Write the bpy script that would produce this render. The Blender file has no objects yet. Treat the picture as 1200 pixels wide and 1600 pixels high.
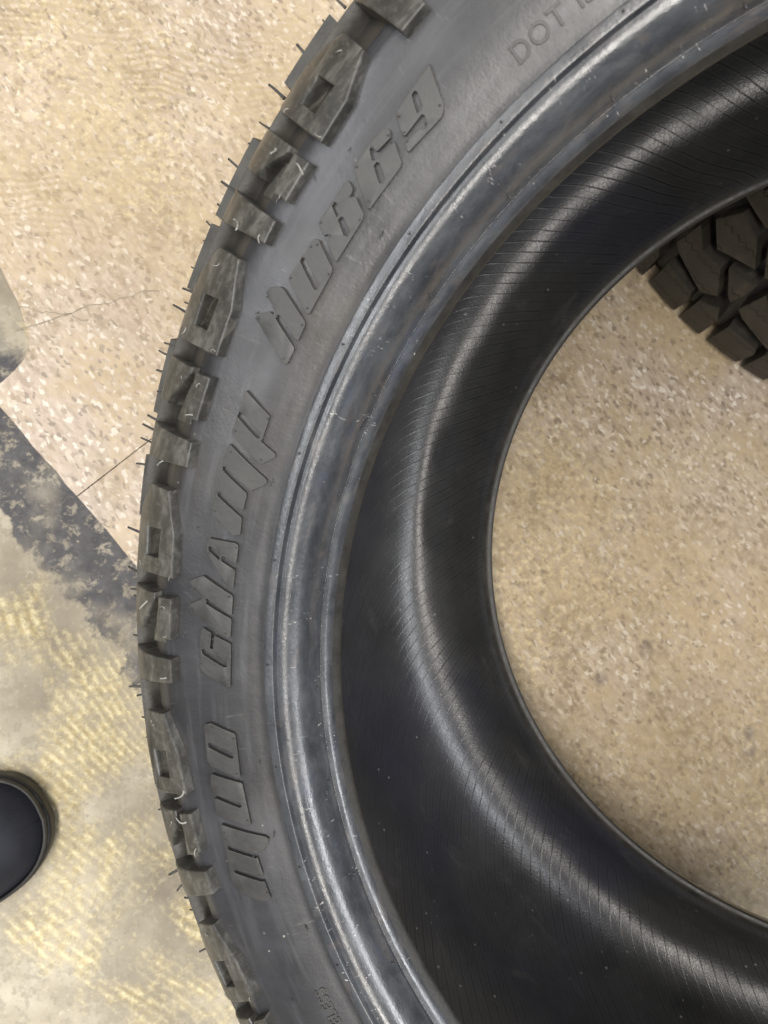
import bpy, bmesh, math, random
import numpy as np
from mathutils import Matrix, Vector

random.seed(7)
rng = np.random.default_rng(7)
scene = bpy.context.scene
col = scene.collection
R = math.radians
MM = 0.001

# ------------------------------------------------------------------ camera
CAM_H = 0.6427
cam_data = bpy.data.cameras.new('camera')
cam = bpy.data.objects.new('camera', cam_data)
col.objects.link(cam)
cam_data.sensor_fit = 'VERTICAL'
cam_data.lens = 26.0
cam_data.sensor_height = 26.0 * 1600 / 1209.66
cam_data.sensor_width = cam_data.sensor_height * 0.75
cam_data.clip_start = 0.01
cam_data.clip_end = 100
AXX = Vector((0.986695241609708, 0.0, 0.16258074973612344))
AXY = Vector((-0.013394460148423165, 0.9966004532364726, 0.08129037486806172))
AXZ = Vector((-0.1620280488745461, -0.08238650744422717, 0.9833409249945058))
cam.matrix_world = Matrix(((AXX.x, AXY.x, AXZ.x, 0), (AXX.y, AXY.y, AXZ.y, 0),
                           (AXX.z, AXY.z, AXZ.z, CAM_H), (0, 0, 0, 1)))
cam_data.dof.use_dof = True
cam_data.dof.focus_distance = 0.40
cam_data.dof.aperture_fstop = 15.0
scene.camera = cam

# ------------------------------------------------------------------ light of the shop: ceiling tubes and the pale room round them
world = bpy.data.worlds.new('World')
scene.world = world
world.use_nodes = True
bg = world.node_tree.nodes['Background']
bg.inputs[0].default_value = (0.93, 0.96, 1.0, 1)
bg.inputs[1].default_value = 0.17

def ceiling_lamp(name, loc, sx, sy, power, colour=(1, 0.97, 0.92), rz=0):
    d = bpy.data.lights.new(name, 'AREA')
    d.shape = 'RECTANGLE'
    d.size = sx
    d.size_y = sy
    d.energy = power
    d.color = colour
    o = bpy.data.objects.new(name, d)
    o.location = loc
    o.rotation_euler = (0, 0, rz)
    col.objects.link(o)
    return o

ceiling_lamp('ceiling_tube_lamp', (-0.55, -0.45, 2.6), 0.4, 2.6, 90, (1.0, 0.95, 0.88), R(10))
ceiling_lamp('ceiling_tube_lamp', (1.45, -0.45, 2.6), 0.4, 2.6, 84, (0.95, 0.97, 1.0), R(10))
ceiling_lamp('ceiling_tube_lamp', (-2.55, -0.45, 2.6), 0.4, 2.6, 72, (0.95, 0.97, 1.0), R(10))

scene.view_settings.view_transform = 'Standard'
scene.view_settings.look = 'None'
scene.view_settings.exposure = 0.10
scene.view_settings.gamma = 1.0
scene.view_settings.use_curve_mapping = False
scene.render.engine = 'CYCLES'

# ------------------------------------------------------------------ helpers
def tag(o, label=None, cat=None, group=None, kind=None):
    if label: o['label'] = label
    if cat: o['category'] = cat
    if group: o['group'] = group
    if kind: o['kind'] = kind
    return o

def link(name, me, mat=None, parent=None):
    o = bpy.data.objects.new(name, me)
    col.objects.link(o)
    if mat is not None and me is not None and not me.materials:
        me.materials.append(mat)
    if parent: o.parent = parent
    return o

def mesh_from(name, verts, faces, smooth=True):
    me = bpy.data.meshes.new(name)
    me.from_pydata([tuple(v) for v in verts], [], faces)
    me.update()
    if smooth:
        me.polygons.foreach_set('use_smooth', [True] * len(me.polygons))
    return me

def catmull(pts, n=6):
    P = [np.array(p, float) for p in pts]
    P = [2 * P[0] - P[1]] + P + [2 * P[-1] - P[-2]]
    out = []
    for i in range(1, len(P) - 2):
        for k in range(n):
            t = k / n
            out.append(0.5 * ((2 * P[i]) + (-P[i-1] + P[i+1]) * t + (2*P[i-1] - 5*P[i] + 4*P[i+1] - P[i+2]) * t*t
                              + (-P[i-1] + 3*P[i] - 3*P[i+1] + P[i+2]) * t**3))
    out.append(P[-2])
    return np.array(out)

def revolve(name, prof, mat, parent, seg=360, wobble=None):
    """surface of revolution about z, profile in mm, with a UV map in metres (u along, v across)"""
    prof = np.asarray(prof, float)
    n = len(prof)
    s = np.concatenate([[0], np.cumsum(np.hypot(*np.diff(prof, axis=0).T))])
    a = np.arange(seg) / seg * 2 * math.pi
    V = np.zeros((seg, n, 3))
    rr = np.broadcast_to(prof[:, 0], (seg, n)).copy()
    zz = np.broadcast_to(prof[:, 1], (seg, n)).copy()
    if wobble is not None:
        dr, dz = wobble(a[:, None], prof[None, :, 0], prof[None, :, 1])
        rr += dr; zz += dz
    V[:, :, 0] = rr * np.cos(a)[:, None]
    V[:, :, 1] = rr * np.sin(a)[:, None]
    V[:, :, 2] = zz
    faces, uvs = [], []
    for i in range(seg):
        j = (i + 1) % seg
        for k in range(n - 1):
            faces.append((i*n+k, i*n+k+1, j*n+k+1, j*n+k))
            u0, u1 = i / seg * 1.885, (i + 1) / seg * 1.885
            v0, v1 = s[k] * MM, s[k+1] * MM
            uvs += [u0, v0, u0, v1, u1, v1, u1, v0]
    me = mesh_from(name, V.reshape(-1, 3) * MM, faces)
    uv = me.uv_layers.new(name='UVMap')
    uv.data.foreach_set('uv', uvs)
    me.set_sharp_from_angle(angle=R(32))
    return link(name, me, mat, parent)

def inset(loop, d):
    """move a closed outline inwards by d (negative: outwards)"""
    n = len(loop)
    area = sum(loop[i-1][0]*loop[i][1] - loop[i][0]*loop[i-1][1] for i in range(n))
    sg = 1 if area > 0 else -1
    out = []
    for i in range(n):
        (x0, y0), (x1, y1), (x2, y2) = loop[i-1], loop[i], loop[(i+1) % n]
        a = Vector((x1-x0, y1-y0)).normalized(); c = Vector((x2-x1, y2-y1)).normalized()
        na, nc = Vector((-a.y, a.x)) * sg, Vector((-c.y, c.x)) * sg
        v = na + nc
        k = 1.0 / max(0.45, 0.5 * v.length_squared) if v.length > 1e-6 else 0
        out.append((x1 + v.x * k * d, y1 + v.y * k * d))
    return out

class Profile:
    """(x mm round, s mm across, h mm out) -> point on a surface of revolution"""
    def __init__(self, pts, n=8):
        self.p = catmull(pts, n)
        self.s = np.concatenate([[0], np.cumsum(np.hypot(*np.diff(self.p, axis=0).T))])
        t = np.gradient(self.p, axis=0)
        t /= np.linalg.norm(t, axis=1)[:, None]
        self.nrm = np.stack([-t[:, 1], t[:, 0]], 1)
    def s_of_r(self, r):
        return float(np.interp(r, self.p[:, 0], self.s))
    def at(self, th, s, h):
        r = np.interp(s, self.s, self.p[:, 0]); z = np.interp(s, self.s, self.p[:, 1])
        nr = np.interp(s, self.s, self.nrm[:, 0]); nz = np.interp(s, self.s, self.nrm[:, 1])
        if nz < 0 and False: nr, nz = -nr, -nz
        r += nr * h; z += nz * h
        return Vector((r * math.cos(th), r * math.sin(th), z)) * MM

def slab(name, outline, holes, h0, h1, bevel, mapper, cuts_y=None, cuts_x=None):
    """plate with holes cut from a flat outline (mm), bevelled on top, then bent by mapper(x, y, h)"""
    bm = bmesh.new()
    edges = []
    for loop in [outline] + list(holes):
        vs = [bm.verts.new((x, y, 0)) for x, y in loop]
        for i in range(len(vs)):
            edges.append(bm.edges.new((vs[i], vs[(i + 1) % len(vs)])))
    bmesh.ops.triangle_fill(bm, use_beauty=True, use_dissolve=False, edges=edges, normal=(0, 0, 1))
    bm.normal_update()
    for f in bm.faces:
        if f.normal.z < 0: f.normal_flip()
    boundary = [e for e in bm.edges if len(e.link_faces) == 1]
    top = list(bm.faces)
    for v in bm.verts: v.co.z = h1
    ret = bmesh.ops.extrude_edge_only(bm, edges=boundary)
    for v in [g for g in ret['geom'] if isinstance(g, bmesh.types.BMVert)]:
        v.co.z = h0
    bmesh.ops.recalc_face_normals(bm, faces=list(bm.faces))
    if bevel > 0:
        be = [e for e in bm.edges if len(e.link_faces) == 2 and
              all(abs(v.co.z - h1) < 1e-6 for v in e.verts) and
              any(abs(f.normal.z) < 0.5 for f in e.link_faces)]
        bmesh.ops.bevel(bm, geom=be, offset=bevel, segments=2, profile=0.6, affect='EDGES', clamp_overlap=True)
    for y in (cuts_y or []):
        bmesh.ops.bisect_plane(bm, geom=list(bm.verts) + list(bm.edges) + list(bm.faces), plane_co=(0, y, 0), plane_no=(0, 1, 0))
    for x in (cuts_x or []):
        bmesh.ops.bisect_plane(bm, geom=list(bm.verts) + list(bm.edges) + list(bm.faces), plane_co=(x, 0, 0), plane_no=(1, 0, 0))
    bmesh.ops.triangulate(bm, faces=[f for f in bm.faces if len(f.verts) > 4])
    up = sum(f.normal.z * f.calc_area() for f in bm.faces)
    for v in bm.verts:
        v.co = mapper(v.co.x, v.co.y, v.co.z)
    if up < 0: bmesh.ops.reverse_faces(bm, faces=list(bm.faces))
    me = bpy.data.meshes.new(name)
    bm.to_mesh(me); bm.free()
    return me

def smooth_by_angle(me, ang=35):
    me.polygons.foreach_set('use_smooth', [True] * len(me.polygons))
    me.update()
    try:
        me.set_sharp_from_angle(angle=R(ang))
    except Exception:
        pass

# ------------------------------------------------------------------ node materials
class N:
    def __init__(self, name):
        self.m = bpy.data.materials.new(name)
        self.m.use_nodes = True
        self.t = self.m.node_tree
        self.b = self.t.nodes['Principled BSDF']
    def new(self, kind, **kw):
        n = self.t.nodes.new(kind)
        for k, v in kw.items(): setattr(n, k, v)
        return n
    def lk(self, a, b): self.t.links.new(a, b)
    def set(self, sock, v):
        if hasattr(v, 'links') or isinstance(v, bpy.types.NodeSocket): self.lk(v, sock)
        else: sock.default_value = v
    def coord(self, which='Object'): return self.new('ShaderNodeTexCoord').outputs[which]
    def mapping(self, vec, loc=(0,0,0), rot=(0,0,0), scale=(1,1,1)):
        n = self.new('ShaderNodeMapping')
        self.lk(vec, n.inputs['Vector'])
        n.inputs['Location'].default_value = loc
        n.inputs['Rotation'].default_value = rot
        n.inputs['Scale'].default_value = scale
        return n.outputs[0]
    def noise(self, vec, scale, detail=4, rough=0.55, dist=0.0, out='Fac'):
        n = self.new('ShaderNodeTexNoise')
        self.lk(vec, n.inputs['Vector'])
        n.inputs['Scale'].default_value = scale
        n.inputs['Detail'].default_value = detail
        n.inputs['Roughness'].default_value = rough
        n.inputs['Distortion'].default_value = dist
        return n.outputs[out]
    def voronoi(self, vec, scale, feature='F1', out='Distance', rand=1.0):
        n = self.new('ShaderNodeTexVoronoi', feature=feature)
        self.lk(vec, n.inputs['Vector'])
        n.inputs['Scale'].default_value = scale
        n.inputs['Randomness'].default_value = rand
        return n.outputs[out]
    def wave(self, vec, scale, dist=0.0, dscale=1.0, detail=2, direction='X', profile='SIN', rings=False):
        n = self.new('ShaderNodeTexWave')
        n.wave_type = 'RINGS' if rings else 'BANDS'
        if not rings: n.bands_direction = direction
        n.wave_profile = profile
        self.lk(vec, n.inputs['Vector'])
        n.inputs['Scale'].default_value = scale
        n.inputs['Distortion'].default_value = dist
        n.inputs['Detail'].default_value = detail
        n.inputs['Detail Scale'].default_value = dscale
        return n.outputs['Fac']
    def ramp(self, fac, stops, interp='LINEAR'):
        n = self.new('ShaderNodeValToRGB')
        n.color_ramp.interpolation = interp
        el = n.color_ramp.elements
        while len(el) < len(stops): el.new(0.5)
        for e, (p, c) in zip(el, stops):
            e.position = p
            e.color = (c, c, c, 1) if isinstance(c, (int, float)) else (*c, 1)
        self.lk(fac, n.inputs[0])
        return n.outputs[0]
    def mix(self, fac, a, b, mode='MIX'):
        n = self.new('ShaderNodeMix', data_type='RGBA', blend_type=mode)
        ia = [i for i in n.inputs if i.name == 'A' and i.type == 'RGBA'][0]
        ib = [i for i in n.inputs if i.name == 'B' and i.type == 'RGBA'][0]
        self.set(n.inputs[0], fac)
        self.set(ia, (*a, 1) if isinstance(a, tuple) and len(a) == 3 else a)
        self.set(ib, (*b, 1) if isinstance(b, tuple) and len(b) == 3 else b)
        return [o for o in n.outputs if o.type == 'RGBA'][0]
    def math(self, op, a, b=0.0, c=0.0, clamp=False):
        n = self.new('ShaderNodeMath', operation=op, use_clamp=clamp)
        self.set(n.inputs[0], a); self.set(n.inputs[1], b)
        if op in ('MULTIPLY_ADD', 'SMOOTH_MIN', 'SMOOTH_MAX', 'COMPARE'): self.set(n.inputs[2], c)
        return n.outputs[0]
    def sep(self, vec):
        n = self.new('ShaderNodeSeparateXYZ'); self.lk(vec, n.inputs[0]); return n.outputs
    def comb(self, x, y, z=0.0):
        n = self.new('ShaderNodeCombineXYZ')
        for s, v in zip(n.inputs, (x, y, z)): self.set(s, v)
        return n.outputs[0]
    def bump(self, height, strength=0.3, dist=0.001, normal=None):
        n = self.new('ShaderNodeBump')
        n.inputs['Strength'].default_value = strength
        n.inputs['Distance'].default_value = dist
        self.lk(height, n.inputs['Height'])
        if normal is not None: self.lk(normal, n.inputs['Normal'])
        return n.outputs[0]
    def done(self, colour=None, rough=None, normal=None, spec=None):
        if colour is not None: self.set(self.b.inputs['Base Color'], (*colour, 1) if isinstance(colour, tuple) and len(colour) == 3 else colour)
        if rough is not None: self.set(self.b.inputs['Roughness'], rough)
        if normal is not None: self.lk(normal, self.b.inputs['Normal'])
        if spec is not None: self.b.inputs['Specular IOR Level'].default_value = spec
        return self.m

LETTERS = [
    ('M', [(189.26,305.1),(189.1,304.4),(190.7,286.5),(191.01,285.3),(191.37,286.1),(191.83,288.2),(192.16,292.0),(192.03,292.8),(191.05,303.3),(191.11,304.1),(191.34,304.1),(192.42,292.9),(192.34,292.0),(193.88,291.7),(194.15,292.7),(194.13,293.4),(193.22,303.4),(193.25,304.3),(193.39,304.2),(194.53,293.6),(194.57,292.2),(196.14,291.7),(196.3,292.6),(196.37,295.6),(195.32,304.6),(194.77,305.8),(194.17,307.0),(192.25,306.0),(189.99,305.4)],
        []),
    ('U', [(184.86,305.0),(184.67,304.1),(185.58,291.6),(185.75,291.1),(189.41,291.0),(189.57,292.4),(188.41,305.3),(187.89,305.9),(186.85,305.2),(186.76,304.5),(187.77,294.4),(187.72,293.6),(187.43,293.6),(186.57,304.1),(186.44,305.3),(185.62,305.6)],
        []),
    ('D', [(180.5,304.6),(180.34,303.8),(180.22,301.2),(181.15,291.3),(181.38,290.9),(185.03,291.3),(185.18,291.9),(185.04,294.0),(184.04,304.0),(183.48,305.3)],
        [[(182.09,303.5),(182.02,302.6),(182.92,293.3),(183.3,293.4),(183.33,294.2),(182.34,303.3)]]),
    ('C', [(175.43,304.5),(172.84,304.1),(172.3,303.7),(172.05,302.8),(172.4,299.2),(172.62,298.8),(173.73,299.5),(173.78,298.5),(172.67,298.0),(172.61,297.2),(173.14,291.1),(173.32,290.6),(176.9,291.2),(177.17,292.1),(177.03,293.5),(175.81,303.8)],
        [[(174.03,303.2),(173.96,302.4),(174.87,293.0),(175.2,292.8),(175.25,293.9),(174.31,302.6)]]),
    ('H', [(170.78,309.3),(170.48,309.6),(170.22,308.6),(169.68,304.0),(169.52,303.5),(168.69,309.3),(168.45,309.5),(168.19,308.5),(167.74,304.0),(167.77,303.2),(168.93,290.9),(169.18,290.5),(170.65,290.6),(170.71,291.5),(169.65,301.3),(169.71,301.9),(169.99,301.7),(170.96,291.0),(171.17,290.6),(172.58,290.8),(172.75,291.9),(172.61,293.3)],
        []),
    ('A', [(165.79,303.6),(164.79,303.9),(164.56,302.9),(164.45,292.1),(164.58,290.8),(164.8,290.5),(166.21,290.5),(166.22,291.5),(165.85,296.0),(165.95,296.6),(166.2,296.5),(166.7,291.1),(166.84,290.6),(168.3,290.6),(168.45,291.2),(168.17,293.7)],
        [[(165.33,302.5),(165.29,301.8),(165.71,297.8),(166.1,297.9),(165.6,302.3)]]),
    ('M', [(162.69,303.4),(162.42,304.0),(161.25,303.8),(159.91,303.7),(158.35,303.4),(157.17,303.0),(156.86,302.3),(156.85,301.7),(158.6,285.0),(158.87,284.4),(159.22,285.5),(159.93,289.7),(159.91,290.4),(158.69,301.8),(158.76,302.5),(158.98,302.2),(160.13,291.3),(160.37,290.8),(161.49,290.9),(161.73,291.2),(160.76,301.7),(160.86,302.5),(161.06,302.2),(162.23,291.3),(162.4,290.9),(163.7,290.5),(163.93,292.9),(163.91,293.7)],
        []),
    ('P', [(155.8,302.6),(152.55,302.2),(152.53,301.6),(153.6,290.3),(153.82,290.1),(155.65,290.3),(155.8,290.2),(156.35,284.1),(156.65,283.9),(157.56,288.3),(157.52,289.6),(156.16,301.9)],
        [[(154.62,301.9),(154.3,301.6),(154.33,300.8),(155.16,292.2),(155.35,291.9),(155.57,292.0),(155.57,292.8)]]),
    ('H', [(147.47,308.8),(146.99,308.0),(146.52,304.4),(146.59,303.2),(146.32,303.0),(145.54,309.1),(145.04,308.3),(144.63,304.8),(144.67,303.1),(145.85,291.4),(146.14,290.5),(147.35,290.4),(147.51,291.4),(147.43,292.4),(146.48,300.5),(146.55,301.4),(146.79,301.1),(147.95,291.1),(148.19,290.4),(149.37,290.7),(149.53,291.9)],
        []),
    ('D', [(143.96,303.5),(143.47,303.5),(140.92,302.1),(140.61,301.9),(140.5,300.2),(141.59,291.1),(141.97,290.5),(145.19,290.8),(145.41,291.8)],
        [[(142.43,302.1),(142.18,302.2),(142.15,301.5),(143.14,292.8),(143.46,292.6),(143.51,293.4)]]),
    ('8', [(139.67,303.5),(136.48,302.9),(136.2,302.2),(136.4,299.4),(136.63,298.7),(136.91,298.6),(136.74,296.8),(137.3,291.5),(137.62,290.8),(141.02,290.9),(141.14,291.6),(140.33,297.4),(140.06,297.7),(139.92,298.4),(140.13,299.1),(140.04,300.3)],
        [[(138.16,302.0),(137.93,302.0),(137.91,301.2),(138.19,298.9),(138.51,299.0)],[(138.68,297.5),(138.43,297.3),(138.38,296.7),(138.87,292.7),(139.18,292.5),(139.23,293.4)]]),
    ('6', [(135.49,302.8),(135.25,303.2),(133.84,303.5),(132.36,302.7),(132.12,301.4),(132.18,299.9),(132.46,298.6),(133.23,299.1),(133.68,299.5),(133.75,300.9),(133.68,302.1),(133.89,301.8),(134.25,299.4),(134.15,298.6),(132.78,297.4),(132.44,297.5),(132.53,296.2),(133.09,291.0),(133.36,290.4),(136.79,290.7),(136.92,291.6)],
        [[(134.46,297.5),(134.22,297.4),(134.16,296.8),(134.66,292.7),(134.94,292.4),(135.03,293.1)]]),
    ('9', [(131.32,301.7),(131.0,302.7),(128.09,303.7),(127.72,304.1),(128.0,300.7),(128.65,292.5),(128.9,291.0),(129.32,290.0),(132.33,291.1),(132.4,291.8),(132.18,293.5),(131.95,293.9),(130.82,293.4),(130.72,292.2),(130.46,291.8),(130.32,292.3),(130.08,294.5),(130.15,295.2),(131.64,295.1),(131.82,295.3),(131.86,296.4)],
        [[(129.73,301.6),(129.51,301.7),(129.45,301.0),(129.79,297.2),(129.99,296.7),(130.2,296.9)]]),
]
def mat_sidewall():
    n = N('sidewall_rubber'); o = n.coord(); uv = n.coord('UV')
    cl = n.noise(o, 16, 5, 0.6)
    base = n.ramp(cl, [(0.30, (0.013, 0.013, 0.0145)), (0.5, (0.021, 0.021, 0.023)), (0.70, (0.039, 0.039, 0.043))])
    brown = n.ramp(n.noise(o, 11, 4, 0.65, 0.4), [(0.52, 0.0), (0.72, 0.55)])
    base = n.mix(brown, base, (0.040, 0.034, 0.027))
    streak = n.noise(n.mapping(uv, scale=(14, 160, 1)), 1.0, 4, 0.6)
    base = n.mix(n.ramp(streak, [(0.52, 0.0), (0.72, 0.40)]), base, (0.080, 0.081, 0.088))
    scuff = n.noise(n.mapping(uv, rot=(0, 0, 0.9), scale=(60, 8, 1)), 6.0, 3, 0.7, 0.6)
    base = n.mix(n.ramp(scuff, [(0.66, 0.0), (0.74, 0.28)]), base, (0.16, 0.155, 0.145))
    speck = n.voronoi(o, 170, out='Distance')
    sm = n.math('MULTIPLY', n.ramp(speck, [(0.06, 1.0), (0.11, 0.0)]), n.ramp(n.noise(o, 40, 2), [(0.60, 0.0), (0.66, 1.0)]))
    base = n.mix(n.math('MULTIPLY', sm, 0.6), base, (0.42, 0.39, 0.34))
    rg = n.ramp(n.noise(o, 30, 5, 0.6), [(0.3, 0.27), (0.7, 0.42)])
    h = n.math('ADD', n.math('MULTIPLY', n.noise(o, 900, 3), 0.35), n.noise(o, 120, 4))
    return n.done(base, rg, n.bump(h, 0.20, 0.0006), 0.50)

def mat_lug():
    n = N('lug_rubber'); o = n.coord()
    rnd = n.new('ShaderNodeObjectInfo').outputs['Random']
    off = n.new('ShaderNodeVectorMath', operation='ADD')
    n.lk(o, off.inputs[0]); n.lk(n.comb(n.math('MULTIPLY', rnd, 3.7), n.math('MULTIPLY', rnd, 9.1), rnd), off.inputs[1])
    v = off.outputs[0]
    st = n.noise(n.mapping(v, rot=(0, 0, 0.10), scale=(2.4, 1.0, 1.6)), 75, 5, 0.68, 0.3)
    base = n.ramp(st, [(0.32, (0.024, 0.023, 0.0205)), (0.5, (0.042, 0.040, 0.0355)), (0.66, (0.098, 0.094, 0.085))])
    fl = n.noise(n.mapping(v, rot=(0.2, 0, 0.9), scale=(1.0, 2.2, 1.0)), 230, 4, 0.7)
    base = n.mix(n.ramp(fl, [(0.54, 0.0), (0.70, 0.42)]), base, (0.13, 0.122, 0.105))
    sc = n.noise(n.mapping(v, rot=(0, 0.4, 0.5), scale=(14.0, 0.8, 1.0)), 60, 2, 0.6)
    base = n.mix(n.ramp(sc, [(0.66, 0.0), (0.72, 0.35)]), base, (0.20, 0.19, 0.165))
    rg = n.ramp(n.noise(v, 80, 4), [(0.3, 0.30), (0.7, 0.50)])
    h = n.math('ADD', n.math('MULTIPLY', n.noise(v, 800, 3), 0.5), n.math('MULTIPLY', sc, 0.5))
    return n.done(base, rg, n.bump(h, 0.16, 0.0005), 0.6)

def mat_letter():
    n = N('raised_letter_rubber'); o = n.coord()
    base = n.ramp(n.noise(o, 60, 5, 0.6), [(0.3, (0.018, 0.018, 0.0175)), (0.7, (0.034, 0.033, 0.031))])
    rg = n.ramp(n.noise(o, 60, 4), [(0.3, 0.40), (0.7, 0.52)])
    return n.done(base, rg, n.bump(n.noise(o, 300, 4), 0.25, 0.0005), 0.55)

def mat_bead():
    n = N('bead_rubber'); o = n.coord(); uv = n.coord('UV')
    cl = n.noise(n.mapping(uv, scale=(1.0, 2.2, 1)), 38, 6, 0.68, 0.5)
    base = n.ramp(cl, [(0.34, (0.024, 0.026, 0.030)), (0.50, (0.040, 0.042, 0.047)), (0.66, (0.064, 0.067, 0.071))])
    pink = n.noise(n.mapping(uv, scale=(1.0, 2.6, 1), loc=(3, 1, 0)), 46, 5, 0.65, 0.6)
    base = n.mix(n.ramp(pink, [(0.56, 0.0), (0.70, 0.38)]), base, (0.115, 0.092, 0.078))
    blue = n.noise(n.mapping(uv, scale=(1.0, 2.4, 1), loc=(7, 5, 0)), 34, 5, 0.6, 0.5)
    base = n.mix(n.ramp(blue, [(0.55, 0.0), (0.70, 0.38)]), base, (0.045, 0.056, 0.082))
    wn = n.noise(n.mapping(uv, rot=(0, 0, 0.7), scale=(700, 190, 1)), 1.0, 2, 0.6, 1.2)
    wm = n.math('MULTIPLY', n.ramp(wn, [(0.67, 0.0), (0.71, 1.0)]), n.ramp(n.noise(uv, 60, 3), [(0.53, 0.0), (0.60, 0.8)]))
    base = n.mix(n.math('MULTIPLY', wm, 0.85), base, (0.60, 0.58, 0.55))
    rg = n.ramp(n.noise(n.mapping(uv, scale=(1.0, 2.0, 1)), 55, 6, 0.7), [(0.34, 0.21), (0.66, 0.36)])
    h = n.math('ADD', n.math('MULTIPLY', n.noise(n.mapping(uv, scale=(1, 2.0, 1)), 420, 4), 0.5), n.noise(n.mapping(uv, scale=(1, 2.5, 1)), 70, 5, 0.65))
    return n.done(base, rg, n.bump(h, 0.22, 0.0007), 0.75)

def mat_liner():
    n = N('inner_liner_rubber'); uv = n.coord('UV'); o = n.coord()
    x, y, _ = n.sep(uv)
    d = n.math('ADD', x, n.math('MULTIPLY', y, -0.72))
    wob = n.math('MULTIPLY', n.noise(uv, 11, 2, 0.5), 0.011)
    d = n.math('ADD', d, wob)
    w = n.wave(n.comb(d, 0.0), 36.0)
    line = n.ramp(w, [(0.0, 1.0), (0.015, 0.4), (0.05, 0.0)])
    fade = n.ramp(n.noise(uv, 20, 4, 0.65), [(0.34, 0.18), (0.62, 1.0)])
    line = n.math('MULTIPLY', line, fade)
    hc = n.voronoi(o, 330, feature='DISTANCE_TO_EDGE')
    hcm = n.ramp(hc, [(0.0, 0.0), (0.12, 1.0)])
    base = n.ramp(n.noise(o, 22, 5, 0.6), [(0.3, (0.018, 0.018, 0.019)), (0.7, (0.036, 0.036, 0.037))])
    base = n.mix(n.ramp(n.noise(o, 8, 3, 0.5), [(0.50, 0.0), (0.66, 0.6)]), base, (0.022, 0.022, 0.036))
    dust = n.math('MULTIPLY', n.ramp(n.voronoi(o, 120), [(0.08, 1.0), (0.13, 0.0)]), n.ramp(n.noise(o, 35, 2), [(0.56, 0.0), (0.62, 1.0)]))
    base = n.mix(n.math('MULTIPLY', dust, 0.55), base, (0.30, 0.28, 0.25))
    base = n.mix(n.math('MULTIPLY', line, 0.8), base, (0.004, 0.004, 0.004))
    w2 = n.ramp(w, [(0.05, 0.0), (0.16, 1.0), (0.40, 0.0)])
    base = n.mix(n.math('MULTIPLY', n.math('MULTIPLY', w2, fade), 0.35), base, (0.060, 0.060, 0.060))
    smear = n.noise(n.mapping(uv, scale=(1.0, 1.6, 1.0)), 26, 6, 0.7, 0.6)
    base = n.mix(n.ramp(smear, [(0.58, 0.0), (0.72, 0.5)]), base, (0.075, 0.072, 0.068))
    h = n.math('ADD', n.math('MULTIPLY', line, -0.65), n.math('MULTIPLY', hcm, 0.16))
    h = n.math('ADD', h, n.math('MULTIPLY', n.noise(o, 260, 3), 0.18))
    rg = n.ramp(n.noise(o, 50, 4), [(0.3, 0.30), (0.7, 0.40)])
    return n.done(base, rg, n.bump(h, 0.40, 0.0005), 0.6)

def mat_plain(name, c0, c1, scale, r0, r1, spec=0.5, bump=0.2):
    n = N(name); o = n.coord()
    base = n.ramp(n.noise(o, scale, 5, 0.6), [(0.3, c0), (0.7, c1)])
    rg = n.ramp(n.noise(o, scale * 2, 4), [(0.3, r0), (0.7, r1)])
    return n.done(base, rg, n.bump(n.noise(o, scale * 8, 3), bump, 0.0006), spec)

def mat_block2():
    n = N('second_tire_block_rubber'); o = n.coord()
    base = n.ramp(n.noise(o, 60, 5, 0.65), [(0.3, (0.017, 0.015, 0.012)), (0.6, (0.031, 0.028, 0.022)), (0.75, (0.075, 0.067, 0.052))])
    x, y, z = n.sep(o)
    # thin zig-zag sipes
    zig = n.math('MULTIPLY', n.math('PINGPONG', n.math('MULTIPLY', y, 1.0), 0.004), 1.0)
    w = n.wave(n.comb(n.math('ADD', z, zig), 0.0), 14.0)
    sp = n.ramp(w, [(0.0, 1.0), (0.03, 0.0)])
    base = n.mix(n.math('MULTIPLY', sp, 0.9), base, (0.004, 0.004, 0.004))
    h = n.math('ADD', n.noise(o, 150, 4), n.math('MULTIPLY', sp, -2.0))
    return n.done(base, 0.5, n.bump(h, 0.4, 0.0008), 0.5)

FA = R(-49.5)             # direction of the tile edge on the floor
OX, OY = -0.141, 0.063    # a tile corner

def floor_frame(n, o):
    """coordinates along (a) and across (b) the old tile edge, in metres"""
    return n.mapping(n.mapping(o, loc=(-OX, -OY, 0)), rot=(0, 0, -FA))

def ridges(n, vec, rot, scale, seed):
    """trowel combing left in old adhesive: bent parallel ridges"""
    v = n.mapping(vec, loc=(seed, seed * 0.7, 0), rot=(0, 0, rot))
    x, y, _ = n.sep(v)
    bend = n.math('MULTIPLY', n.noise(v, 3.2, 2, 0.4), 0.16)
    w = n.wave(n.comb(n.math('ADD', x, bend), 0.0), scale, 1.1, 60.0, 2)
    return w

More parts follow.
